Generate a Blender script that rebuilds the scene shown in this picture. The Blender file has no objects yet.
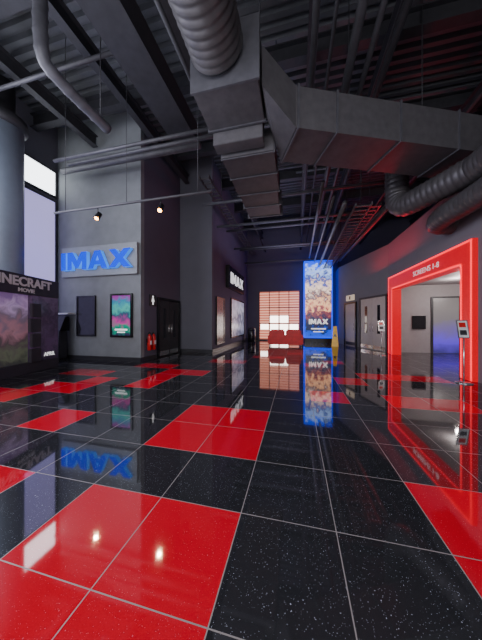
import bpy, bmesh, math, random
from mathutils import Matrix, Vector
random.seed(3)
W={}
I4=Matrix.Identity(4)
rad=math.radians
# ---------------------------------------------------------------- materials
def newmat(name):
    m=bpy.data.materials.new(name); m.use_nodes=True
    nt=m.node_tree; b=nt.nodes['Principled BSDF']; return m,nt,b
def mat(name,col,rough=0.5,metal=0.0,emit=None,es=0.0,var=0.15,scale=6.0,bump=0.0,spec=0.5):
    m,nt,b=newmat(name)
    tc=nt.nodes.new('ShaderNodeTexCoord'); n=nt.nodes.new('ShaderNodeTexNoise'); n.inputs['Scale'].default_value=scale
    n.inputs['Detail'].default_value=4
    nt.links.new(tc.outputs['Object'],n.inputs['Vector'])
    r=nt.nodes.new('ShaderNodeValToRGB')
    r.color_ramp.elements[0].position=0.3; r.color_ramp.elements[1].position=0.7
    r.color_ramp.elements[0].color=(*[c*(1-var) for c in col],1)
    r.color_ramp.elements[1].color=(*[min(1,c*(1+var)) for c in col],1)
    nt.links.new(n.outputs['Fac'],r.inputs['Fac']); nt.links.new(r.outputs['Color'],b.inputs['Base Color'])
    b.inputs['Roughness'].default_value=rough; b.inputs['Metallic'].default_value=metal
    b.inputs['Specular IOR Level'].default_value=spec
    if emit: b.inputs['Emission Color'].default_value=(*emit,1); b.inputs['Emission Strength'].default_value=es
    if bump:
        bp=nt.nodes.new('ShaderNodeBump'); bp.inputs['Strength'].default_value=bump
        nt.links.new(n.outputs['Fac'],bp.inputs['Height']); nt.links.new(bp.outputs['Normal'],b.inputs['Normal'])
    return m
def art(name,cols,scale=2.0,es=1.0,axis='Z',mixn=0.5,length=1.0,dist=0.6):
    """printed / screen artwork: blotchy gradient through a list of colours"""
    m,nt,b=newmat(name)
    tc=nt.nodes.new('ShaderNodeTexCoord'); sp=nt.nodes.new('ShaderNodeSeparateXYZ')
    nt.links.new(tc.outputs['Generated'],sp.inputs[0])
    n=nt.nodes.new('ShaderNodeTexNoise'); n.inputs['Scale'].default_value=scale; n.inputs['Detail'].default_value=5; n.inputs['Distortion'].default_value=dist
    nt.links.new(tc.outputs['Object'],n.inputs['Vector'])
    mm=nt.nodes.new('ShaderNodeMath'); mm.operation='MULTIPLY_ADD'; mm.inputs[1].default_value=mixn*1.6; mm.inputs[2].default_value=-mixn*0.8
    nt.links.new(n.outputs['Fac'],mm.inputs[0])
    ad=nt.nodes.new('ShaderNodeMath'); ad.operation='ADD'
    nt.links.new(sp.outputs[axis],ad.inputs[0]); nt.links.new(mm.outputs[0],ad.inputs[1])
    r=nt.nodes.new('ShaderNodeValToRGB'); cr=r.color_ramp
    while len(cr.elements)<len(cols): cr.elements.new(0.5)
    for i,c in enumerate(cols):
        cr.elements[i].position=i/(len(cols)-1); cr.elements[i].color=(*c,1)
    nt.links.new(ad.outputs[0],r.inputs['Fac'])
    nt.links.new(r.outputs['Color'],b.inputs['Base Color']); nt.links.new(r.outputs['Color'],b.inputs['Emission Color'])
    b.inputs['Emission Strength'].default_value=es; b.inputs['Roughness'].default_value=0.25
    return m
def floormat(name,col,sparkcol,amt=1.0,nv=.25):
    m,nt,b=newmat(name); N=nt.nodes; L=nt.links
    tc=N.new('ShaderNodeTexCoord')
    def math_(op,a,bb=None,c=None):
        x=N.new('ShaderNodeMath'); x.operation=op
        for i,v in enumerate((a,bb,c)):
            if v is None: continue
            if isinstance(v,(int,float)): x.inputs[i].default_value=v
            else: L.new(v,x.inputs[i])
        return x.outputs[0]
    sp=N.new('ShaderNodeSeparateXYZ'); L.new(tc.outputs['Object'],sp.inputs[0])
    def edge(o):
        f=math_('FRACT',math_('MULTIPLY_ADD',o,1/0.7,100.0))
        return math_('MINIMUM',f,math_('SUBTRACT',1.0,f))
    e=math_('MINIMUM',edge(sp.outputs['X']),edge(sp.outputs['Y']))
    grout=math_('LESS_THAN',e,0.005)
    nz=N.new('ShaderNodeTexNoise'); nz.inputs['Scale'].default_value=140; nz.inputs['Detail'].default_value=3; L.new(tc.outputs['Object'],nz.inputs['Vector'])
    r=N.new('ShaderNodeValToRGB'); r.color_ramp.elements[0].position=.35; r.color_ramp.elements[1].position=.7
    r.color_ramp.elements[0].color=(*[c*(1-nv) for c in col],1); r.color_ramp.elements[1].color=(*[c*(1+nv) for c in col],1)
    L.new(nz.outputs['Fac'],r.inputs['Fac'])
    out=r.outputs['Color']
    for sc,th,pr in ((30,0.09,0.6),(60,0.12,0.5),(100,0.15,0.45)):
        v=N.new('ShaderNodeTexVoronoi'); v.inputs['Scale'].default_value=sc; L.new(tc.outputs['Object'],v.inputs['Vector'])
        s2=N.new('ShaderNodeSeparateColor'); L.new(v.outputs['Color'],s2.inputs[0])
        ms=math_('MULTIPLY',math_('LESS_THAN',v.outputs['Distance'],th),math_('GREATER_THAN',s2.outputs[0],pr))
        ms=math_('MULTIPLY',math_('MULTIPLY',ms,s2.outputs[1]),amt)
        mx=N.new('ShaderNodeMix'); mx.data_type='RGBA'; L.new(ms,mx.inputs[0]); L.new(out,mx.inputs[6]); mx.inputs[7].default_value=(*sparkcol,1); out=mx.outputs[2]
    mx=N.new('ShaderNodeMix'); mx.data_type='RGBA'; L.new(grout,mx.inputs[0]); L.new(out,mx.inputs[6]); mx.inputs[7].default_value=(0.27,0.24,0.23,1)
    L.new(mx.outputs[2],b.inputs['Base Color'])
    L.new(math_('MULTIPLY_ADD',grout,0.5,0.045),b.inputs['Roughness'])
    b.inputs['IOR'].default_value=2.4
    return m
# ---------------------------------------------------------------- builders
def reg(o,M,parent=None):
    W[o.name]=M.copy()
    if parent is not None:
        o.parent=parent; o.matrix_parent_inverse=W[parent.name].inverted()
    o.matrix_basis=M
def make(name,verts,faces,m,M=I4,parent=None,bevel=0,smooth=False):
    me=bpy.data.meshes.new(name)
    c=Vector([(min(v[i] for v in verts)+max(v[i] for v in verts))/2 for i in range(3)])
    me.from_pydata([Vector(v)-c for v in verts],[],faces)
    ms=m if isinstance(m,(list,tuple)) else [m]
    for x in ms: me.materials.append(x)
    bm=bmesh.new(); bm.from_mesh(me)
    bmesh.ops.recalc_face_normals(bm,faces=bm.faces)
    if bevel: bmesh.ops.bevel(bm,geom=list(bm.edges),offset=bevel,segments=2,affect='EDGES')
    bm.to_mesh(me); bm.free()
    if smooth:
        for p in me.polygons: p.use_smooth=True
    o=bpy.data.objects.new(name,me); bpy.context.scene.collection.objects.link(o)
    reg(o,M@Matrix.Translation(c),parent); return o
def bx(x0,x1,y0,y1,z0,z1):
    v=[(x,y,z) for x in(x0,x1) for y in(y0,y1) for z in(z0,z1)]
    f=[(0,1,3,2),(4,6,7,5),(0,4,5,1),(2,3,7,6),(0,2,6,4),(1,5,7,3)]
    return v,f
def boxes(name,bl,m,M=I4,parent=None,bevel=0):
    V=[];F=[]
    for b in bl:
        v,f=bx(*b); o=len(V); V+=v; F+=[tuple(i+o for i in q) for q in f]
    return make(name,V,F,m,M,parent,bevel)
def box(name,b,m,M=I4,parent=None,bevel=0): return boxes(name,[b],m,M,parent,bevel)
def thing(name,loc,label,cat,group=None,rot=0):
    o=bpy.data.objects.new(name,None); o.empty_display_size=0.2
    bpy.context.scene.collection.objects.link(o)
    reg(o,Matrix.Translation(loc)@Matrix.Rotation(rad(rot),4,'Z'))
    tag(o,label,cat,group); return o
def tag(o,label,cat,group=None):
    o['label']=label; o['category']=cat
    if group: o['group']=group
    return o
def struct(o,label=None,cat=None):
    o['kind']='structure'
    if label: o['label']=label
    if cat: o['category']=cat
    return o
def wf(x,y,z,deg): return Matrix.Translation((x,y,z))@Matrix.Rotation(rad(deg),4,'Z')@Matrix.Rotation(math.pi/2,4,'X')
def resample(pts,step):
    P=[Vector(p) for p in pts]; out=[P[0]]
    for a,b in zip(P,P[1:]):
        n=max(1,int(round((b-a).length/step)))
        for i in range(1,n+1): out.append(a.lerp(b,i/n))
    return out
def smoothpath(pts,it=2):
    P=[Vector(p) for p in pts]
    for _ in range(it):
        Q=[P[0]]
        for a,b in zip(P,P[1:]): Q+= [a.lerp(b,.25),a.lerp(b,.75)]
        Q.append(P[-1]); P=Q
    return P
def sweep(name,pts,r,m,seg=16,M=I4,parent=None,rib=0,step=None,ribh=0.035,smooth=True,ringevery=4):
    P=resample(pts,step) if step else [Vector(p) for p in pts]
    n=len(P); T=[]
    for i in range(n):
        t=(P[min(i+1,n-1)]-P[max(i-1,0)]).normalized(); T.append(t)
    up=Vector((0,0,1)) if abs(T[0].z)<0.9 else Vector((1,0,0))
    nrm=(up-T[0]*up.dot(T[0])).normalized()
    V=[];F=[]
    for i in range(n):
        nrm=(nrm-T[i]*nrm.dot(T[i])).normalized(); bn=T[i].cross(nrm)
        rr=r[i] if isinstance(r,list) else r
        if rib and i%ringevery==0: rr=rr+ribh
        for k in range(seg):
            a=2*math.pi*k/seg; V.append(P[i]+(nrm*math.cos(a)+bn*math.sin(a))*rr)
    for i in range(n-1):
        for k in range(seg):
            k2=(k+1)%seg; F.append((i*seg+k,i*seg+k2,(i+1)*seg+k2,(i+1)*seg+k))
    F.append(tuple(range(seg))); F.append(tuple((n-1)*seg+k for k in range(seg)))
    return make(name,V,F,m,M,parent,0,smooth)
def lathe(name,prof,m,M=I4,parent=None,seg=24):
    V=[];F=[];n=len(prof)
    for r,z in prof:
        for k in range(seg):
            a=2*math.pi*k/seg; V.append((r*math.cos(a),r*math.sin(a),z))
    for i in range(n-1):
        for k in range(seg):
            k2=(k+1)%seg; F.append((i*seg+k,i*seg+k2,(i+1)*seg+k2,(i+1)*seg+k))
    F.append(tuple(range(seg)));F.append(tuple((n-1)*seg+k for k in range(seg)))
    o=make(name,V,F,m,M,parent); 
    for p in o.data.polygons: p.use_smooth=len(p.vertices)==4
    return o
def text(name,s,size,M,m,ext=0.01,parent=None,align='LEFT',off=0.0,sx=1.0):
    cu=bpy.data.curves.new(name,'FONT'); cu.body=s; cu.size=size; cu.extrude=ext; cu.align_x=align; cu.offset=off
    t=bpy.data.objects.new('tmp',cu); bpy.context.scene.collection.objects.link(t)
    bpy.context.view_layer.update()
    me=bpy.data.meshes.new_from_object(t.evaluated_get(bpy.context.evaluated_depsgraph_get()))
    bpy.data.objects.remove(t); me.name=name; me.materials.clear(); me.materials.append(m)
    for p in me.polygons: p.material_index=0
    o=bpy.data.objects.new(name,me); bpy.context.scene.collection.objects.link(o)
    reg(o,M@Matrix.Diagonal((sx,1,1,1)),parent); return o
LET={'I':([[(0,0),(.3,0),(.3,1),(0,1)]],.3),
'M':([[(0,0),(0,1),(.34,1),(.6,.52),(.86,1),(1.2,1),(1.2,0),(.92,0),(.92,.5),(.69,.1),(.51,.1),(.28,.5),(.28,0)]],1.2),
'A':([[(0,0),(.4,1),(.575,1),(.575,.72),(.48,.45),(.575,.45),(.575,.22),(.4,.22),(.32,0)],[(1.15,0),(.75,1),(.575,1),(.575,.72),(.67,.45),(.575,.45),(.575,.22),(.75,.22),(.83,0)]],1.15),
'X':([[(0,0),(.4,.52),(.02,1),(.4,1),(.62,.72),(.84,1),(1.24,1),(.84,.5),(1.24,0),(.84,0),(.62,.28),(.38,0)]],1.24)}
def logo(M,width,height,depth,mf,ms,parent):
    tot=.3+.1+1.2+.08+1.15+.08+1.24; x=0
    for ch,gap in (('I',.1),('M',.08),('A',.08),('X',0)):
        polys,w=LET[ch]; V=[];F=[]
        for p in polys:
            o=len(V); n=len(p)
            for z in(0,depth):
                V+=[((x+a)*width/tot,b*height,z) for a,b in p]
            F.append(tuple(o+n+i for i in range(n))); F.append(tuple(o+i for i in reversed(range(n))))
            for i in range(n):
                j=(i+1)%n; F.append((o+i,o+j,o+n+j,o+n+i))
        ob=make('letter',V,F,[mf,ms],M,parent)
        for p in ob.data.polygons:
            p.material_index=0 if p.normal.z>0.9 else 1
        x+=w+gap
# ---------------------------------------------------------------- palette
M_wall=mat('wall_paint_slate',(0.115,0.115,0.14),0.8,var=.05,scale=1.5)
M_wallL=mat('wall_paint_pale_slate',(0.195,0.208,0.218),0.8,var=.08,scale=3)
M_wallP=mat('wall_paint_plum',(0.10,0.09,0.13),0.8,var=.04,scale=1.5)
M_wallR=mat('wall_paint_warm_slate',(0.18,0.175,0.195),0.8,var=.04,scale=1.5)
M_corr=mat('corridor_plaster',(0.34,0.32,0.33),0.7,var=.04)
M_deck=mat('roof_deck_black',(0.11,0.115,0.125),0.6,0.1,var=.05)
M_steel=mat('steel_black',(0.038,0.038,0.044),0.55,0.2)
M_pipe=mat('pipe_grey',(0.08,0.08,0.092),0.5,0.2)
M_duct=mat('duct_dark_metal',(0.082,0.078,0.085),0.55,0.15,bump=0.03)
M_ductr=mat('round_duct_metal',(0.095,0.09,0.093),0.42,0.35)
M_black=mat('black_satin',(0.012,0.012,0.014),0.25)
M_dkgrey=mat('dark_grey_metal',(0.05,0.05,0.055),0.4,0.3)
M_base=mat('skirting_charcoal',(0.03,0.03,0.035),0.4)
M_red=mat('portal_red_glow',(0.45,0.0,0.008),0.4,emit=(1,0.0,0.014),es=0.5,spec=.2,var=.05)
M_strip=mat('added_red_glow',(0.5,0.0,0.01),0.4,emit=(1,0.003,0.02),es=2.6)  # glow for the strips added to the portal frame
M_redup=mat('red_upholstery',(0.55,0.01,0.012),0.45,emit=(1,0,0.01),es=.03)
M_redm=mat('red_gloss',(0.6,0.02,0.02),0.25)
M_white=mat('white_lit_letters',(0.8,0.8,0.8),0.4,emit=(1,1,1),es=0.9)
M_whiteb=mat('white_bright_letters',(0.8,0.8,0.8),0.4,emit=(.95,.97,1),es=.9)
M_whited=mat('white_dim_letters',(0.8,0.6,0.6),0.4,emit=(1,.8,.8),es=0.45)
M_whitep=mat('white_plastic',(0.7,0.7,0.7),0.4)
M_yel=mat('yellow_plastic',(0.85,0.5,0.01),0.35,emit=(1,.5,0),es=0.08)
M_blue=mat('blue_lit_face',(0.0,0.03,0.5),0.6,emit=(0.0,0.045,1.0),es=0.85,spec=.05,var=.05)
M_blues=mat('blue_letter_edge',(0.1,0.3,0.7),0.4,emit=(0.02,0.25,1.0),es=0.9)
M_board=mat('sign_board_grey',(0.25,0.27,0.28),0.5,var=.04)
M_doorg=mat('door_warm_grey',(0.5,0.45,0.41),0.45,var=.05)
M_glassd=mat('dark_glass',(0.02,0.02,0.025),0.06)
M_chrome=mat('brushed_chrome',(0.6,0.6,0.6),0.25,0.9)
M_lamp=mat('lamp_lens_warm',(1,.7,.4),0.3,emit=(1,0.42,0.1),es=25)
M_blind=mat('lilac_backlit_blind',(0.4,0.38,0.6),0.8,emit=(0.52,0.46,0.92),es=0.85,scale=1.0,var=0.05)
M_sky=mat('bright_glass',(0.9,0.93,1),0.3,emit=(0.9,0.95,1),es=5.0)
M_col=mat('column_blue_grey',(0.24,0.29,0.37),0.45,var=.04)
M_blk=floormat('polished_quartz_black',(0.022,0.023,0.026),(0.75,0.8,0.95),.9)
M_rd=floormat('polished_quartz_red',(0.70,0.001,0.02),(1,0.35,0.42),.5,.06)
# ---------------------------------------------------------------- floor
T=0.7; X0=-0.42; Y0=1.757
red=set()
for i,j in [(-1,-1),(-2,-1),(-1,-2),(-2,-2),(-1,-3),(-2,-3),(-4,-1),(-5,-1),(-4,-2),(2,0),(3,0),(2,-1),(3,-1),(-1,1),(-2,1),(-1,2),(-2,2),
            (-5,1),(-7,4),(-7,3),(-8,3),(-9,2),(-8,2),(-5,5),(-5,4),(-5,6),(-4,6),(-8,5),(-9,5),(-6,7),(-7,7),
            (1,4),(2,6),(3,4),(4,4),(5,7),(4,7),(3,7),(1,9),(-1,11),(-2,11),(2,10),(0,13),(-3,9),(-4,9),(-9,-1),(-7,0)]: red.add((i,j))
V=[];F=[];MI=[]
ni0,ni1,nj0,nj1=-15,16,-12,25
idx={}
for j in range(nj0,nj1+1):
    for i in range(ni0,ni1+1):
        idx[(i,j)]=len(V); V.append((i*T,j*T,0))
for j in range(nj0,nj1):
    for i in range(ni0,ni1):
        F.append((idx[(i,j)],idx[(i+1,j)],idx[(i+1,j+1)],idx[(i,j+1)])); MI.append(1 if (i,j) in red else 0)
me=bpy.data.meshes.new('floor'); me.from_pydata(V,[],F); me.materials.append(M_blk); me.materials.append(M_rd)
for p,mi in zip(me.polygons,MI): p.material_index=mi
fl=bpy.data.objects.new('floor',me); fl.location=(X0,Y0,0); bpy.context.scene.collection.objects.link(fl); W['floor']=Matrix.Translation((X0,Y0,0))
struct(fl,'polished black and red sparkling quartz tile floor','floor')
# ---------------------------------------------------------------- walls
H=9.5
def wallbox(name,b,m,M=I4): return struct(box(name,b,m,M),'painted dark cinema lobby wall','wall')
wallbox('wall_sign',(-9.6,-5.65,7.5,7.7,0,H),M_wallL)
wallbox('wall_left_return',(-5.85,-5.65,7.7,10.5,0,H),M_wallP)
wallbox('wall_left_step',(-5.85,-3.95,10.5,10.7,0,H),M_wall)
wallbox('wall_left_rear',(-4.15,-3.95,10.7,18.8,0,H),M_wallP)
wallbox('wall_rear',(-4.15,3.1,18.8,19.0,0,H),M_wallP)
wallbox('wall_left',(-9.85,-9.65,-6.6,7.7,0,H),M_wall)
wallbox('wall_front',(-9.85,10.3,-6.8,-6.6,0,H),M_wall)
wallbox('wall_right_rear',(2.9,3.1,17.25,18.8,0,5.3),M_wallR)
Fd=wf(2.9,17.2,0,-71.94)
wallbox('wall_right_angled',(0,4.84,0,5.3,-0.2,0),M_wallR,Fd)
# right wall with opening
def wb(name,bl,m): return struct(boxes(name,bl,m),'painted dark cinema lobby wall','wall')
wb('wall_right',[(4.4,4.6,12.15,12.7,0,5.3),(4.4,4.6,-6.6,6.95,0,5.3),(4.4,4.6,6.95,12.15,3.35,5.3)],M_wallR)
wallbox('wall_corridor_rear',(4.6,10.1,13.0,13.2,0,3.3),M_corr)
wallbox('wall_corridor_side',(4.6,10.1,5.8,6.0,0,3.3),M_corr)
wallbox('wall_corridor_end',(9.9,10.1,6.0,13.0,0,3.3),M_corr)
struct(box('ceiling_corridor',(4.6,10.1,5.8,13.2,3.3,3.45),M_corr),'plain corridor ceiling','ceiling')
wallbox('wall_far_right',(10.1,10.3,-6.6,19,0,H),M_wallP)
wallbox('wall_rear_right',(3.1,10.1,19.0,19.2,0,H),M_wallP)
# baseboards
def bb(name,b,M=I4): struct(box(name,b,M_base,M),'dark skirting board','baseboard')
bb('baseboard_sign',(-9.6,-5.63,7.47,7.498,0,0.16))
bb('baseboard_left_return',(-5.648,-5.62,7.47,8.45,0,0.16))
bb('baseboard_left_step',(-5.64,-3.93,10.47,10.498,0,0.16))
bb('baseboard_left_rear',(-3.948,-3.92,10.47,18.75,0,0.16))
bb('baseboard_rear',(-3.9,-2.95,18.77,18.798,0,0.16))
bb('baseboard_rear.001',(0.3,2.88,18.77,18.798,0,0.16))
# ceiling deck, corrugated
V=[];F=[];y=-6.6;k=0
prof=[(0,0),(0.12,0),(0.15,0.13),(0.25,0.13),(0.28,0)]
ys=[]
while y<19.2:
    for dy,dz in prof[:-1]: ys.append((y+dy,H+dz))
    y+=0.28
for (yy,zz) in ys:
    V.append((-9.85,yy,zz)); V.append((10.3,yy,zz))
for i in range(len(ys)-1): F.append((2*i,2*i+1,2*i+3,2*i+2))
struct(make('ceiling',V,F,M_deck),'dark corrugated steel roof deck','ceiling')
# ---------------------------------------------------------------- windows
def window(name,M,w,z0,z1,glass,label,cols=3,rows=2,fm=M_dkgrey,t=.02):
    o=box(name,(0,w,z0,z1,0.005,0.03),glass,M); struct(o,label,'window')
    bl=[(-.06,w+.06,z0-.06,z0,0.004,.08),(-.06,w+.06,z1,z1+.06,0.004,.08),(-.06,0,z0,z1,0.004,.08),(w,w+.06,z0,z1,0.004,.08)]
    for c in range(1,cols): bl.append((w*c/cols-t,w*c/cols+t,z0,z1,.03,.05))
    for c in range(1,rows): zz=z0+(z1-z0)*c/rows; bl.append((0,w,zz-t,zz+t,.03,.05))
    boxes('window_frame',bl,fm,M,o); return o
# left wall (faces +X)
for n,y0 in enumerate((5.0,1.6,-1.8,-5.2)):
    window('window_%d'%(2*n+1),wf(-9.65,y0,0,90),2.4 if n==0 else 3.0,6.65,7.6,M_sky,'bright clerestory window pane',2,1)
    window('window_%d'%(2*n+2),wf(-9.65,y0,0,90),2.4 if n==0 else 3.0,0.9,6.4,M_blind,'tall window with lilac backlit blind',1,1)
# rear window
m,nt,b=newmat('pink_shutter_glow')
tc=nt.nodes.new('ShaderNodeTexCoord')
wv=nt.nodes.new('ShaderNodeTexWave'); wv.wave_type='BANDS'; wv.bands_direction='Z'; wv.inputs['Scale'].default_value=1.5; wv.inputs['Distortion'].default_value=.0
mpp=nt.nodes.new('ShaderNodeMapping'); mpp.inputs['Rotation'].default_value=(math.pi/2,0,0)
nt.links.new(tc.outputs['Object'],mpp.inputs[0]); nt.links.new(mpp.outputs[0],wv.inputs[0])
r=nt.nodes.new('ShaderNodeValToRGB'); r.color_ramp.elements[0].color=(.42,.09,.05,1); r.color_ramp.elements[1].color=(1.0,.42,.28,1)
nt.links.new(wv.outputs['Fac'],r.inputs[0])
nt.links.new(r.outputs[0],b.inputs['Base Color']); nt.links.new(r.outputs[0],b.inputs['Emission Color']); b.inputs['Emission Strength'].default_value=1.3
M_pane=mat('warm_white_pane',(.9,.8,.7),.3,emit=(1,.86,.78),es=6.0)
M_frp=mat('window_frame_rust',(.25,.1,.08),.5)
wn=window('window_9',wf(-2.89,18.8,0,0),3.12,0.1,3.95,m,'large rear window with orange slatted shutters and bright panes',4,3,fm=M_frp,t=.03)
FW=wf(-2.89,18.8,0,0)
for c0 in (0,1,2,3): box('clear_pane',(.78*c0+.06,.78*c0+.72,.9 if c0 in(0,3) else .3,1.32,.031,.034),M_pane,FW,wn)
for c0 in (1,2): box('clear_pane',(.78*c0+.06,.78*c0+.72,1.44,2.0,.031,.034),M_pane,FW,wn)
# ---------------------------------------------------------------- doors
def door(name,M,w,h,leaves,fm,lm,label,glassp=False,hand=True):
    o=boxes(name,[(-.09,0,0,h+.09,0.003,.09),(w,w+.09,0,h+.09,0.003,.09),(0,w,h,h+.09,0.003,.09)],fm,M); struct(o,label,'door')
    lw=w/leaves
    for i in range(leaves):
        l=box('door_leaf',(i*lw+.01,(i+1)*lw-.01,.01,h-.01,.004,.05),lm,M,o,bevel=.004)
        hx=(i+1)*lw-.12 if (leaves==1 or i%2==0) else i*lw+.12
        if glassp: box('vision_panel',(i*lw+lw*.4,i*lw+lw*.6,h*.32,h*.85,.051,.06),M_glassd,M,l)
        if hand:
            sweep('handle',[(hx,1.0,.052),(hx,1.0,.1),(hx,1.4,.1),(hx,1.4,.052)],.012,M_chrome,8,M,l)
        box('kick_plate',(i*lw+.05,(i+1)*lw-.05,.05,.25,.051,.056),M_chrome if glassp else M_dkgrey,M,l)
    return o
FR=wf(-5.65,0,0,90)   # wall facing +X, local x = world y
door('door_1',FR@Matrix.Translation((8.6,0,0)),1.65,2.45,2,M_black,M_dkgrey,'black double fire doors in black frame',True)
door('door_2',Fd@Matrix.Translation((2.62,0,0)),2.1,2.8,2,M_dkgrey,M_doorg,'warm grey double doors with slim glass panels',True)
door('door_3',Fd@Matrix.Translation((0.95,0,0)),1.15,2.65,1,M_black,M_doorg,'grey single door in black frame')
# corridor doorway
FC=wf(0,13.0,0,0)
d=boxes('door_4',[(6.35,6.44,0,2.72,0.003,.06),(7.49,7.58,0,2.72,0.003,.06),(6.44,7.49,2.65,2.72,0.003,.06)],M_dkgrey,FC)
struct(d,'corridor doorway with bluish purple glow painted low down','door')
box('door_leaf',(6.44,7.49,.01,2.65,.004,.03),art('painted_blue_glow',[(0.05,0.04,0.2),(0.12,0.06,0.7),(0.14,0.11,0.34),(0.16,0.15,0.16),(0.17,0.16,0.16),(0.15,0.14,0.14)],1.5,0.7,'Y',.15),FC,d)  # flat panel for the opening, bluish glow painted into its colours
# signs by doors
t=thing('door_sign',(2.9+.31*1.1,17.2-.95*1.1,2.9),'small pale illuminated door sign above the grey door','sign')
F1=Fd@Matrix.Translation((1.05,0,0))
box('panel',(0,.9,2.85,3.2,0.003,.06),mat('cream_lit',(0.7,.6,.45),.4,emit=(1,.8,.55),es=.35),F1,t,bevel=.01)
box('symbol',(.38,.52,2.92,3.13,.061,.066),M_black,F1,t)
t=thing('toilet_sign',(-5.6,8.3,2.3),'small dark square sign with white figure beside the doors','sign')
box('panel',(8.0,8.42,2.15,2.6,0.003,.03),M_black,FR,t,bevel=.005)
make('symbol',[(8.21+dx,y,z) for z in (.031,.036) for dx,y in ((-.04,2.2),(.04,2.2),(.04,2.32),(.09,2.32),(.05,2.46),(-.05,2.46),(-.09,2.32),(-.04,2.32))],
 [tuple(range(8)),tuple(range(15,7,-1))]+[(i,(i+1)%8,(i+1)%8+8,i+8) for i in range(8)],M_white,FR,t)
box('symbol_head',(8.17,8.25,2.48,2.56,.031,.036),M_white,FR,t)
# ---------------------------------------------------------------- main sign
FS=wf(0,7.5,0,0)
t=thing('wall_sign',(-7.55,7.45,3.3),'large grey sign board with glowing blue block letters','sign')
box('board',(-9.25,-5.72,3.3,4.48,0.003,.12),M_board,FS,t,bevel=.01)
logo(FS@Matrix.Translation((-9.08,3.54,.13)),3.2,.68,.14,M_blue,M_blues,t)
# small side sign
FRr=wf(-3.95,0,0,90)
t=thing('wall_sign.001',(-3.9,14.6,3.6),'black sign board with white block letters on side wall','sign')
box('board',(12.7,16.5,3.5,4.8,.003,.22),M_black,FRr,t,bevel=.01)
logo(FRr@Matrix.Translation((13.0,3.8,.225)),3.2,.66,.012,M_whiteb,M_whiteb,t)
# ---------------------------------------------------------------- posters & screens
def poster(name,M,x0,x1,y0,y1,am,label,group=None,fw=.05,cat='poster',fm=M_black,lines=True):
    c=M@Vector(((x0+x1)/2,y0,0)); t=thing(name,c,label,cat,group)
    boxes('frame',[(x0,x1,y0,y0+fw,.003,.08),(x0,x1,y1-fw,y1,.003,.08),(x0,x0+fw,y0+fw,y1-fw,.003,.08),(x1-fw,x1,y0+fw,y1-fw,.003,.08)],fm,M,t)
    box('picture',(x0+fw,x1-fw,y0+fw,y1-fw,.003,.05),am,M,t)
    return t
poster('wall_screen',FS,-8.56,-7.66,.94,2.54,M_glassd,'switched-off black portrait screen under the large sign',cat='screen')
a=art('poster_green_pink',[(0.02,0.02,0.05),(0.0,0.2,0.12),(0.35,0.03,0.2),(0.02,0.05,0.1),(0.05,0.3,0.25),(0.02,0.15,0.25),(0.2,0.02,0.2)],4,1.0,'Y',.35)
t=poster('poster_case',FS,-6.95,-5.98,.92,2.58,a,'lit film poster with green and pink artwork in black case',fw=.07)
box('lettering',(-6.75,-6.2,1.18,1.24,.051,.056),M_white,FS,t)
box('lettering',(-6.65,-6.3,1.09,1.13,.051,.056),M_white,FS,t)
pm1=art('poster_white_a',[(0.12,0.13,0.2),(0.35,0.37,0.5),(0.12,0.13,0.2),(0.5,0.52,0.62),(0.3,0.3,0.42)],1.6,.7,'Y',.6)
pm2=art('poster_dark',[(0.01,0.01,0.015),(0.03,0.03,0.05),(0.05,0.05,0.075),(0.01,0.01,0.02)],2,.3,'Y',.5)
poster('poster_case.001',FRr,11.0,12.3,.35,2.8,pm2,'tall dark film poster in black case',fw=.07)
poster('poster_case.002',FRr,13.7,17.3,.5,3.0,pm1,'broad pale lit film poster in black case',fw=.07)
poster('wall_screen.001',FC,5.56,6.12,1.16,1.8,M_glassd,'small black television on the corridor wall',cat='screen',fw=.02)
# ---------------------------------------------------------------- kiosk
t=thing('ticket_kiosk',(-9.1,7.1,0),'dark ticket collection kiosk with sloped screen','kiosk')
box('base',(-9.3,-8.85,6.95,7.35,0,.08),M_black,I4,t)
box('cabinet',(-9.28,-8.87,7.0,7.33,.08,1.15),M_dkgrey,I4,t,bevel=.02)
make('screen_head',[(-9.32,6.98,1.15),(-8.83,6.98,1.15),(-8.83,7.38,1.15),(-9.32,7.38,1.15),(-9.32,7.2,1.72),(-8.83,7.2,1.72),(-8.83,7.38,1.72),(-9.32,7.38,1.72)],
 [(0,1,2,3),(4,5,6,7),(0,1,5,4),(1,2,6,5),(2,3,7,6),(3,0,4,7)],M_black,I4,t,bevel=.015)
box('ticket_slot',(-9.18,-8.97,6.985,7.0,.85,.92),M_chrome,I4,t)
box('card_reader',(-9.14,-9.01,6.96,7.0,.98,1.1),M_whitep,I4,t,bevel=.006)
t=thing('wall_shelf',(-8.95,7.3,1.72),'pale narrow wall ledge above the kiosk','shelf')
box('ledge',(-9.55,-8.65,7.15,7.495,1.8,1.86),M_whitep,I4,t,bevel=.01)
# ---------------------------------------------------------------- extinguishers
for n,yy in enumerate((7.85,8.12)):
    t=thing('fire_extinguisher',(-5.53,yy,.4),'red fire extinguisher bracketed to the plum wall','fire extinguisher','fire extinguishers by the doors')
    MM=Matrix.Translation((-5.53,yy,.4))
    lathe('tank',[(.06,0),(.08,.02),(.08,.5),(.07,.56),(.04,.6),(.03,.63)],M_redm,MM,t)
    lathe('valve',[(.03,.63),(.035,.64),(.035,.69),(.02,.71)],M_black,MM,t,12)
    sweep('hose',[(-0.0,-.03,.67),(.0,-.08,.65),(.0,-.1,.55),(0,-.1,.3)],.01,M_black,8,MM,t)
    box('label_patch',(.07,.085,-.04,.04,.22,.38),M_whitep,MM,t)
    box('wall_bracket',(-.118,-.07,-.03,.03,.2,.45),M_black,MM,t)
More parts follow.
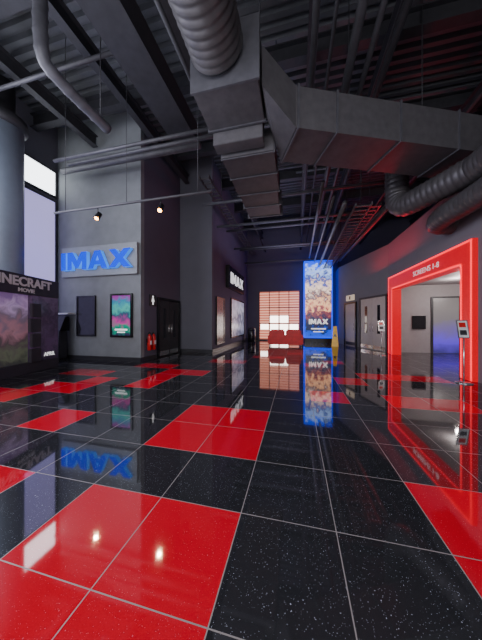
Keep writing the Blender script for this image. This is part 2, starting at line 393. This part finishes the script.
# ---------------------------------------------------------------- round column
CX,CY=-8.6,5.05
t=thing('column',(CX,CY,0),'round blue-grey structural column','column')
MM=Matrix.Translation((CX,CY,0))
lathe('shaft',[(.5,.12),(.5,7.3)],M_col,MM,t,40); lathe('collar',[(.54,0),(.54,.12)],M_base,MM,t,40)
lathe('cap',[(.5,7.3),(.6,7.4),(.6,7.6),(.3,7.6),(.3,8.7)],M_steel,MM,t,40)
# ---------------------------------------------------------------- standee
FB=wf(-7.44,4.34,0,104.7)
t=thing('cinema_standee',(-7.6,5.0,0),'large cardboard film promotion standee with stone-like lettering','standee')
M_sd=mat('standee_dark_print',(0.035,0.028,0.04),.6)
sart=art('standee_sky',[(0.04,0.04,0.04),(0.09,0.10,0.07),(0.07,0.05,0.06),(0.28,0.13,0.17),(0.14,0.10,0.15),(0.38,0.26,0.45),(0.18,0.1,0.26)],3.2,.45,'Y',.4)
box('plinth',(-1.5,1.9,0,.3,-.15,.05),M_sd,FB,t,bevel=.01)
box('back_panel',(-1.5,.9,.3,2.3,-.15,-.1),sart,FB,t)
pst=art('standee_post',[(0.03,0.02,0.04),(0.08,0.04,0.1),(0.04,0.02,0.05),(0.10,0.06,0.12)],5,.2,'Y',.6)
box('side_post',(.9,1.9,.3,2.3,-.15,.03),pst,FB,t,bevel=.01)
for k,(a0,b0) in enumerate(((.8,.3),(.84,.75),(.78,1.2),(.84,1.65))):
    box('block_trim',(a0,1.15,b0,b0+.4,.0,.09),M_sd,FB,t,bevel=.01)
box('header',(-1.5,1.9,2.3,2.85,-.15,.05),M_sd,FB,t,bevel=.01)
M_stone=mat('stone_lettering',(0.42,0.37,0.4),.6,emit=(.7,.6,.65),es=.08)
text('lettering','MINECRAFT',.35,FB@Matrix.Translation((-.42,2.53,.055)),M_stone,.012,t,off=.01,sx=1.06)
text('lettering','MOVIE',.15,FB@Matrix.Translation((.42,2.36,.055)),M_stone,.008,t,off=.004,sx=1.2)
text('lettering','APRIL',.17,FB@Matrix.Translation((1.3,.42,.05)),M_white,.006,t)
# ---------------------------------------------------------------- red portal
FL=wf(4.4,0,0,-90)   # faces -X ; local x = -world y
t=thing('entrance_portal',(4.3,9.6,0),'large glowing red portal frame around corridor entrance','portal')
box('frame_leg',(-12.3,-11.85,0,3.0,-.25,.12),M_red,FL,t,bevel=.01)
box('frame_leg',(-7.36,-6.93,0,3.0,-.25,.12),M_red,FL,t,bevel=.01)
box('frame_header',(-12.3,-6.93,3.0,3.6,-.25,.12),M_red,FL,t,bevel=.01)
# added glowing strips on the frame edges, to strengthen its floor reflection
box('added_glow_strip',(-12.3,-6.93,3.54,3.59,.121,.13),M_strip,FL,t)
box('added_glow_strip',(-11.89,-7.32,3.01,3.06,.121,.13),M_strip,FL,t)
box('added_glow_strip',(-12.29,-12.24,0.02,3.54,.121,.13),M_strip,FL,t)
box('added_glow_strip',(-11.91,-11.86,0.02,3.0,.121,.13),M_strip,FL,t)
box('added_glow_strip',(-7.35,-7.30,0.02,3.0,.121,.13),M_strip,FL,t)
box('added_glow_strip',(-6.99,-6.94,0.02,3.54,.121,.13),M_strip,FL,t)
text('lettering','SCREENS 1-8',.25,FL@Matrix.Translation((-9.9,3.2,.13)),M_whited,.006,t,sx=1.15)
# ---------------------------------------------------------------- sign stands
M_paper=mat('pale_printed_paper',(.6,.6,.6),.6,emit=(1,1,1),es=.08)
def stand(x,y,label,rot):
    t=thing('sign_stand',(x,y,0),label,'sign stand','freestanding notice holders',rot=0)
    MM=Matrix.Translation((x,y,0))@Matrix.Rotation(rad(rot),4,'Z')
    lathe('base',[(.17,0),(.17,.02),(.04,.04),(.02,.05)],M_chrome,MM,t)
    lathe('pole',[(.016,.05),(.016,1.12)],M_chrome,MM,t,12)
    PM=MM@Matrix.Translation((0,0,1.1))@Matrix.Rotation(rad(80),4,'X')
    boxes('holder',[(-.13,.13,0,.02,0,.02),(-.13,.13,.43,.45,0,.02),(-.13,-.11,.02,.43,0,.02),(.11,.13,.02,.43,0,.02)],M_chrome,PM,t)
    n=box('notice',(-.11,.11,.02,.43,.005,.012),M_paper,PM,t)
    box('printed_block',(-.08,.08,.27,.39,.0125,.0135),M_redm,PM,n)
    box('printed_block',(-.08,.08,.08,.2,.0125,.0135),M_dkgrey,PM,n)
stand(4.0,6.75,'chrome stand holding printed notice beside red portal',10)
stand(3.7,11.4,'chrome stand holding printed notice near grey doors',10)
# ---------------------------------------------------------------- totem screen
t=thing('display_totem',(1.55,17.7,0),'tall illuminated blue advertising totem with film artwork','display screen')
box('plinth',(.62,2.45,17.3,18.2,0,.35),M_black,I4,t,bevel=.02)
box('body',(.55,2.52,17.25,18.25,.35,5.9),mat('totem_blue',(0.0,0.02,0.3),.5,emit=(.0,.05,1),es=1.7,spec=.2,var=.05),I4,t,bevel=.02)
FT=wf(.55,17.25,0,0)
ta=art('totem_art',[(0.0,0.05,0.6),(0.0,0.01,0.04),(0.01,0.01,0.05),(0.2,0.03,0.04),(1.0,0.5,0.25),(0.05,0.02,0.06),(1.0,0.75,0.6),(0.02,0.04,0.3),(0.4,0.6,1.0),(0.0,0.08,1.0)],3.2,1.5,'Y',.35)
box('screen',(.1,1.87,.5,5.7,.001,.04),ta,FT,t)
logo(FT@Matrix.Translation((.35,1.35,.045)),1.3,.36,.02,M_white,M_white,t)
box('lettering',(.5,1.5,.98,1.06,.045,.05),M_white,FT,t)
box('lettering',(.65,1.35,.78,.84,.045,.05),M_white,FT,t)
# ---------------------------------------------------------------- sofa
t=thing('sofa',(-.65,14.4,0),'low red leather two-seat sofa with its back to the lobby','sofa')
MM=Matrix.Translation((-1.68,14.15,0))
box('seat_base',(.1,2.0,.05,.85,.14,.34),M_redup,MM,t,bevel=.03)
for k in (0,1):
    box('seat_cushion',(.18+k*.88,1.04+k*.88,.14,.84,.34,.5),M_redup,MM,t,bevel=.05)
    box('back_cushion',(.12+k*.96,1.02+k*.96,-.1,.13,.3,1.05),M_redup,MM,t,bevel=.07)
box('back_frame',(.08,2.02,-.12,-.04,.14,.72),M_redup,MM,t,bevel=.03)
box('armrest',(0,.17,-.1,.88,.14,.72),M_redup,MM,t,bevel=.05)
box('armrest',(1.93,2.1,-.1,.88,.14,.72),M_redup,MM,t,bevel=.05)
for lx in (.1,2.0):
    for ly in (.02,.78): box('leg',(lx-.03,lx+.03,ly-.03,ly+.03,0,.15),M_black,MM,t)
# bin
t=thing('litter_bin',(-3.35,17.6,0),'black cylindrical litter bin by rear wall','bin')
MM=Matrix.Translation((-3.35,17.6,0))
lathe('body',[(.28,0),(.3,.03),(.3,.85),(.27,.9)],M_black,MM,t); lathe('lid',[(.31,.9),(.31,.95),(.2,1.06),(.05,1.08)],M_dkgrey,MM,t)
# wet floor sign
def wet(x,y,rot):
    t=thing('wet_floor_sign',(x,y,0),'yellow folding wet floor sign near totem','caution sign')
    for s in(1,-1):
        MM=Matrix.Translation((x,y,0))@Matrix.Rotation(rad(rot),4,'Z')@Matrix.Translation((0,-.2*s,0))@Matrix.Rotation(rad(-9*s),4,'X')
        p=make('panel',[(-.2,-.012,0),(.2,-.012,0),(.1,-.012,1.25),(-.1,-.012,1.25),(-.2,.012,0),(.2,.012,0),(.1,.012,1.25),(-.1,.012,1.25)],
          [(0,1,2,3),(7,6,5,4),(0,4,5,1),(1,5,6,2),(2,6,7,3),(3,7,4,0)],M_yel,MM,t,bevel=.004)
        make('warning_triangle',[(-.1,-.016*s,.6),(.1,-.016*s,.6),(0,-.016*s,.82),(-.1,-.019*s,.6),(.1,-.019*s,.6),(0,-.019*s,.82)],
          [(0,1,2),(3,4,5),(0,1,4,3),(1,2,5,4),(2,0,3,5)],M_black,MM,p)
wet(2.35,15.2,-10)
# ---------------------------------------------------------------- ceiling services
def rods(pl,z0,z1,parent,r=.012):
    for (x,y) in pl: sweep('hanger_rod',[(x,y,z0),(x,y,z1)],r,M_steel,6,I4,parent)
# main round ribbed duct overhead
t=thing('round_duct',(-1.36,1.5,6.6),'large dark ribbed round ventilation duct','duct')
sweep('pipe',[(-1.38,-3,6.4),(-1.38,3.92,6.4)],.46,M_ductr,36,I4,t,rib=1,step=.045,ribh=.03,ringevery=3)
rods([(-1.38,1.0),(-1.38,3.4)],6.88,9.5,t)
t=thing('air_plenum',(-1.1,4.6,5.5),'large rectangular sheet metal plenum box','duct')
box('body',(-1.9,-.65,4.0,4.9,5.8,6.88),M_duct,I4,t,bevel=.01)
box('lower_section',(-1.83,-.7,4.93,5.24,5.5,6.6),M_duct,I4,t,bevel=.01)
for y in (3.97,4.87): box('flange',(-1.93,-.62,y,y+.04,5.77,6.91),M_pipe,I4,t)
rods([(-1.85,4.5),(-.7,4.5)],6.88,9.5,t)
t=thing('rectangular_duct',(-1.1,6.9,5.4),'flat rectangular sheet metal duct with flanged joints','duct')
box('body',(-1.75,-.5,5.3,7.0,5.45,5.9),M_duct,I4,t)
box('lower_section',(-1.7,-.55,7.0,8.6,5.45,5.9),M_duct,I4,t)
for y in (5.35,6.15,7.0,7.8,8.57): box('flange',(-1.78,-.47,y-.02,y+.02,5.425,5.925),M_pipe,I4,t)
rods([(-1.7,6.6),(-.55,6.6),(-1.65,8.2),(-.6,8.2)],5.9,9.5,t)
ang=22.0
MT=Matrix.Translation((.0,4.8,0))@Matrix.Rotation(rad(ang),4,'Z')
t=thing('rectangular_duct.001',(2,6,5.4),'long diagonal rectangular sheet metal trunk duct','duct')
box('body',(0,9.2,0,1.0,5.45,6.3),M_duct,MT,t)
for x in (.05,.9,2.4,3.9,5.4,6.9): box('flange',(x-.02,x+.02,-.03,1.03,5.42,6.33),M_pipe,MT,t)
make('transition',[(-.61,4.2,5.85),(-.61,4.86,5.85),(-.61,4.86,6.6),(-.61,4.2,6.6),(.0,4.8,5.45),(-.36,5.72,5.45),(-.36,5.72,6.3),(.0,4.8,6.3)],
 [(0,1,2,3),(4,5,6,7),(0,4,5,1),(1,5,6,2),(2,6,7,3),(3,7,4,0)],M_duct,I4,t)
rods([(1.2,5.8),(3.0,6.5)],6.3,9.5,t)
# right-hand spiral ducts
t=thing('round_duct.001',(3.4,6.8,5.0),'ribbed round spiral duct with elbow','duct')
a=Vector((3.27,7.75,5.0)); dirn=Vector((.44,-.898,0)); R=.45; c=a+Vector((0,0,R))
end=Vector((3.98,6.33,5.0))
pts=[Vector((4.03,3,5.0)),Vector((4.03,6.0,5.0)),end]+[a+dirn*.05]+[c-dirn*R*math.sin(k*math.pi/16)-Vector((0,0,R))*math.cos(k*math.pi/16) for k in range(1,9)]+[c-dirn*R+Vector((0,0,2.4))]
sweep('pipe',pts,.31,M_ductr,28,I4,t,rib=1,step=.05,ribh=.022,ringevery=3)
rods([(4.03,4.6)],5.3,9.5,t)
t=thing('round_duct.002',(3.9,7.0,4.36),'ribbed round spiral duct above the portal','duct')
sweep('pipe',smoothpath([(4.37,7.9,4.34),(3.96,7.85,4.34),(3.84,7.2,4.34),(4.0,6.2,4.34),(4.03,3,4.34)],3),.27,M_ductr,28,I4,t,rib=1,step=.05,ribh=.02,ringevery=3)
# upper left pipe with elbow
t=thing('bent_pipe',(-4.5,4,6.2),'dark grey pipe with elbow below the roof','pipe')
sweep('pipe',smoothpath([(-4.55,3.24,9.4),(-4.55,3.24,7.3),(-4.5,3.2,7.0),(-4.5,3.22,6.4),(-4.52,3.35,6.22),(-4.46,4.7,6.2)],2),.11,M_pipe,20,I4,t,rib=1,step=.06,ribh=.012,ringevery=5)
rods([(-4.48,4.5)],6.3,9.5,t)
# roof beams
def ibeam(p0,p1,h,w,name,label,group):
    p0=Vector(p0);p1=Vector(p1);d=p1-p0;L=d.length;a=math.atan2(d.y,d.x)
    MM=Matrix.Translation(p0)@Matrix.Rotation(a,4,'Z')
    t=boxes(name,[(0,L,-w/2,w/2,0,.03),(0,L,-w/2,w/2,h-.03,h),(0,L,-.015,.015,.03,h-.03)],M_steel,MM)
    tag(t,label,'beam',group)
for y in (1.2,3.9,6.6,9.3,12.0,14.7,17.4):
    ibeam((-9.6,y,8.75),(10.0,y,8.75),.5,.25,'roof_beam','black steel beam spanning under the roof deck','cross beams')
for x in (-7.6,-5.2,-2.7,.4,2.3,5.5,8):
    y1=18.7 if -3.9<x<2.9 else (7.4 if x<-5.7 else (10.4 if x<-3.9 else 18.9))
    ibeam((x,-6,8.3),(x,y1,8.3),.42,.22,'roof_girder','black steel girder running the length of the roof','long girders')
t=box('roof_duct',(-4.0,-3.2,-3,7.3,7.5,8.1),M_steel); tag(t,'long flat black duct below the girders','duct')
# horizontal pipes (row direction)
def pipe(p0,p1,r,label,m=M_pipe,group=None,name='ceiling_pipe'):
    o=sweep(name,[p0,p1],r,m,12); tag(o,label,'pipe',group); return o
pipe((-7.3,5.6,6.5),(-2.2,5.6,6.5),.05,'slim steel conduit pipe hung below the roof',group='steel conduits')
pipe((-7.6,6.3,6.9),(-1.9,6.3,6.9),.06,'slim steel conduit pipe hung below the roof',group='steel conduits')
pipe((-8.6,6.9,7.2),(-3.0,6.9,7.2),.11,'slim steel conduit pipe hung below the roof',group='steel conduits')
for k,(x,z,r) in enumerate(((.35,7.2,.06),(1.1,6.9,.09),(1.45,6.9,.06),(-2.4,7.2,.05),(3.6,6.9,.05),(.75,7.5,.04),(2.0,7.4,.07),(4.6,7.3,.08))):
    pipe((x,-2 if x!=3.6 else 8.6,z),(x,18.6,z),r,'long black services pipe running to the rear wall',M_steel,'long services pipes')
for k,(y,z) in enumerate(((9.0,6.4),(10.8,6.2),(12.4,6.6),(14.0,6.1),(15.6,6.5),(17.2,6.0))):
    pipe((-3.8,y,z),(3.4,y,z),.06,'black cross pipe beneath the rear roof',M_pipe,'rear cross pipes')
# sprinkler and cable runs
for k,(p0,p1,r) in enumerate((((-9.5,2.4,8.0),(-2.2,2.4,8.0),.04),((-9.5,4.6,7.9),(-4.2,4.6,7.9),.05),((.0,8.75,7.7),(6.8,8.75,7.7),.05),((.0,9.9,7.75),(6.8,9.9,7.75),.04))):
    pipe(p0,p1,r,'thin dark cable or sprinkler run under the roof',M_pipe,'thin roof runs',name='conduit')
# services near the portal catching its light
for k,(x0,x1,z,r,y0) in enumerate(((1.6,1.6,5.5,.08,8.3),(1.25,1.25,5.75,.05,8.3),(.85,.9,6.0,.06,7.8),(3.25,2.92,5.7,.1,9.4),(3.5,3.05,6.1,.07,9.4))):
    pipe((x0,y0,z),(x1,16.8,z),r,'services pipe beside the cable trays above the lobby',M_ductr,'tray-side pipes')
# cable trays
def tray(p0,p1,w,label):
    p0=Vector(p0);p1=Vector(p1);d=p1-p0;L=d.length
    MM=Matrix.Translation(p0)@d.to_track_quat('X','Z').to_matrix().to_4x4()
    bl=[(0,L,-w/2,-w/2+.03,0,.1),(0,L,w/2-.03,w/2,0,.1)]
    x=.1
    while x<L: bl.append((x,x+.06,-w/2+.03,w/2-.03,.02,.05)); x+=.3
    t=thing('cable_tray',p0,label,'cable tray','cable trays')
    boxes('ladder',bl,M_ductr,MM,t)
    for f in (.15,.5,.85):
        q=p0.lerp(p1,f); rods([(q.x-w/2+.015,q.y),(q.x+w/2-.015,q.y)],q.z+.1,9.5,t)
tray((2.1,8.0,5.2),(2.1,17,5.2),.5,'ladder-type steel cable tray under the roof')
tray((2.75,9.0,5.6),(2.6,17,5.6),.35,'ladder-type steel cable tray under the roof')
tray((-3.3,7.9,6.8),(-3.3,18,6.8),.4,'ladder-type steel cable tray under the roof')
# lighting bar with spots
t=thing('lighting_bar',(-4.3,5.14,4.6),'suspended lighting bar on thin rods','light fitting')
sweep('bar',[(-6.7,5.14,4.6),(-1.95,5.14,4.6)],.03,M_pipe,12,I4,t)
for x in (-6.3,-4.3,-2.3): sweep('rod',[(x,5.14,4.62),(x,5.14,9.5)],.008,M_steel,6,I4,t)
def spot(x,y,z,power,aim):
    t=thing('spotlight',(x,y,z),'small black spotlight with warm glowing lens','spotlight','bar spotlights')
    sweep('bracket',[(x,y,z),(x,y,z-.12)],.012,M_black,8,I4,t)
    d=(Vector(aim)-Vector((x,y,z-.2))).normalized()
    MM=Matrix.Translation((x,y,z-.22))@d.to_track_quat('Z','Y').to_matrix().to_4x4()
    lathe('housing',[(.04,-.14),(.065,-.12),(.07,.08),(.075,.1)],M_black,MM,t)
    lathe('lens',[(.05,.101),(.045,.108)],M_lamp,MM,t)
    l=bpy.data.lights.new('spot_light','SPOT'); l.energy=power; l.spot_size=rad(80); l.color=(1,.7,.45); l.shadow_soft_size=.03
    o=bpy.data.objects.new('spot_light',l); bpy.context.scene.collection.objects.link(o)
    reg(o,Matrix.Translation(Vector((x,y,z-.22))+d*.14)@(-d).to_track_quat('Z','Y').to_matrix().to_4x4(),t)
spot(-5.2,5.14,4.57,25,(-4.6,2.0,0)); spot(-3.3,5.14,4.57,25,(-2.8,2.0,0))
# ---------------------------------------------------------------- lights
def area(name,loc,rot,sx,sy,e,col):
    l=bpy.data.lights.new(name,'AREA'); l.shape='RECTANGLE'; l.size=sx; l.size_y=sy; l.energy=e; l.color=col
    o=bpy.data.objects.new(name,l); o.location=loc; o.rotation_euler=[rad(a) for a in rot]; bpy.context.scene.collection.objects.link(o)
area('daylight_behind',(0,-6.2,4),(76,0,0),12,6,1350,(.97,.95,1))
area('daylight_left',(-9.3,1.0,4.5),(0,-78,0),5,9,950,(.84,.86,1))
area('added_roof_fill',(-4,1.5,3.9),(180,0,0),5,5,170,(.85,.88,1))  # added upward fill that brightens the roof, not a real fitting
area('added_roof_fill',(-.5,13,5.0),(180,0,0),4,6,110,(.6,.6,1))  # second added fill, for the roof at the rear
area('added_portal_glow',(3.7,11.5,3.9),(0,158,0),.4,3.5,75,(1,.02,.04))  # added red lamp, boosts the portal's tint on trays and ducts
for x,y in ((6.5,8),(6.5,11.2),(8.3,9.5)):
    l=bpy.data.lights.new('corridor_light','POINT'); l.energy=75; l.color=(1,.9,.85); l.shadow_soft_size=.12
    o=bpy.data.objects.new('corridor_light',l); o.location=(x,y,3.0); bpy.context.scene.collection.objects.link(o)
w=bpy.data.worlds.new('world'); bpy.context.scene.world=w; w.use_nodes=True
w.node_tree.nodes['Background'].inputs[0].default_value=(.25,.25,.4,1); w.node_tree.nodes['Background'].inputs[1].default_value=.15
# ---------------------------------------------------------------- camera
cd=bpy.data.cameras.new('camera'); cd.sensor_width=36; cd.lens=230/640*36; cd.shift_y=2/640; cd.clip_end=200
co=bpy.data.objects.new('camera',cd); co.location=(0,0,1.5); co.rotation_euler=(rad(90),0,rad(13.45))
bpy.context.scene.collection.objects.link(co); bpy.context.scene.camera=co
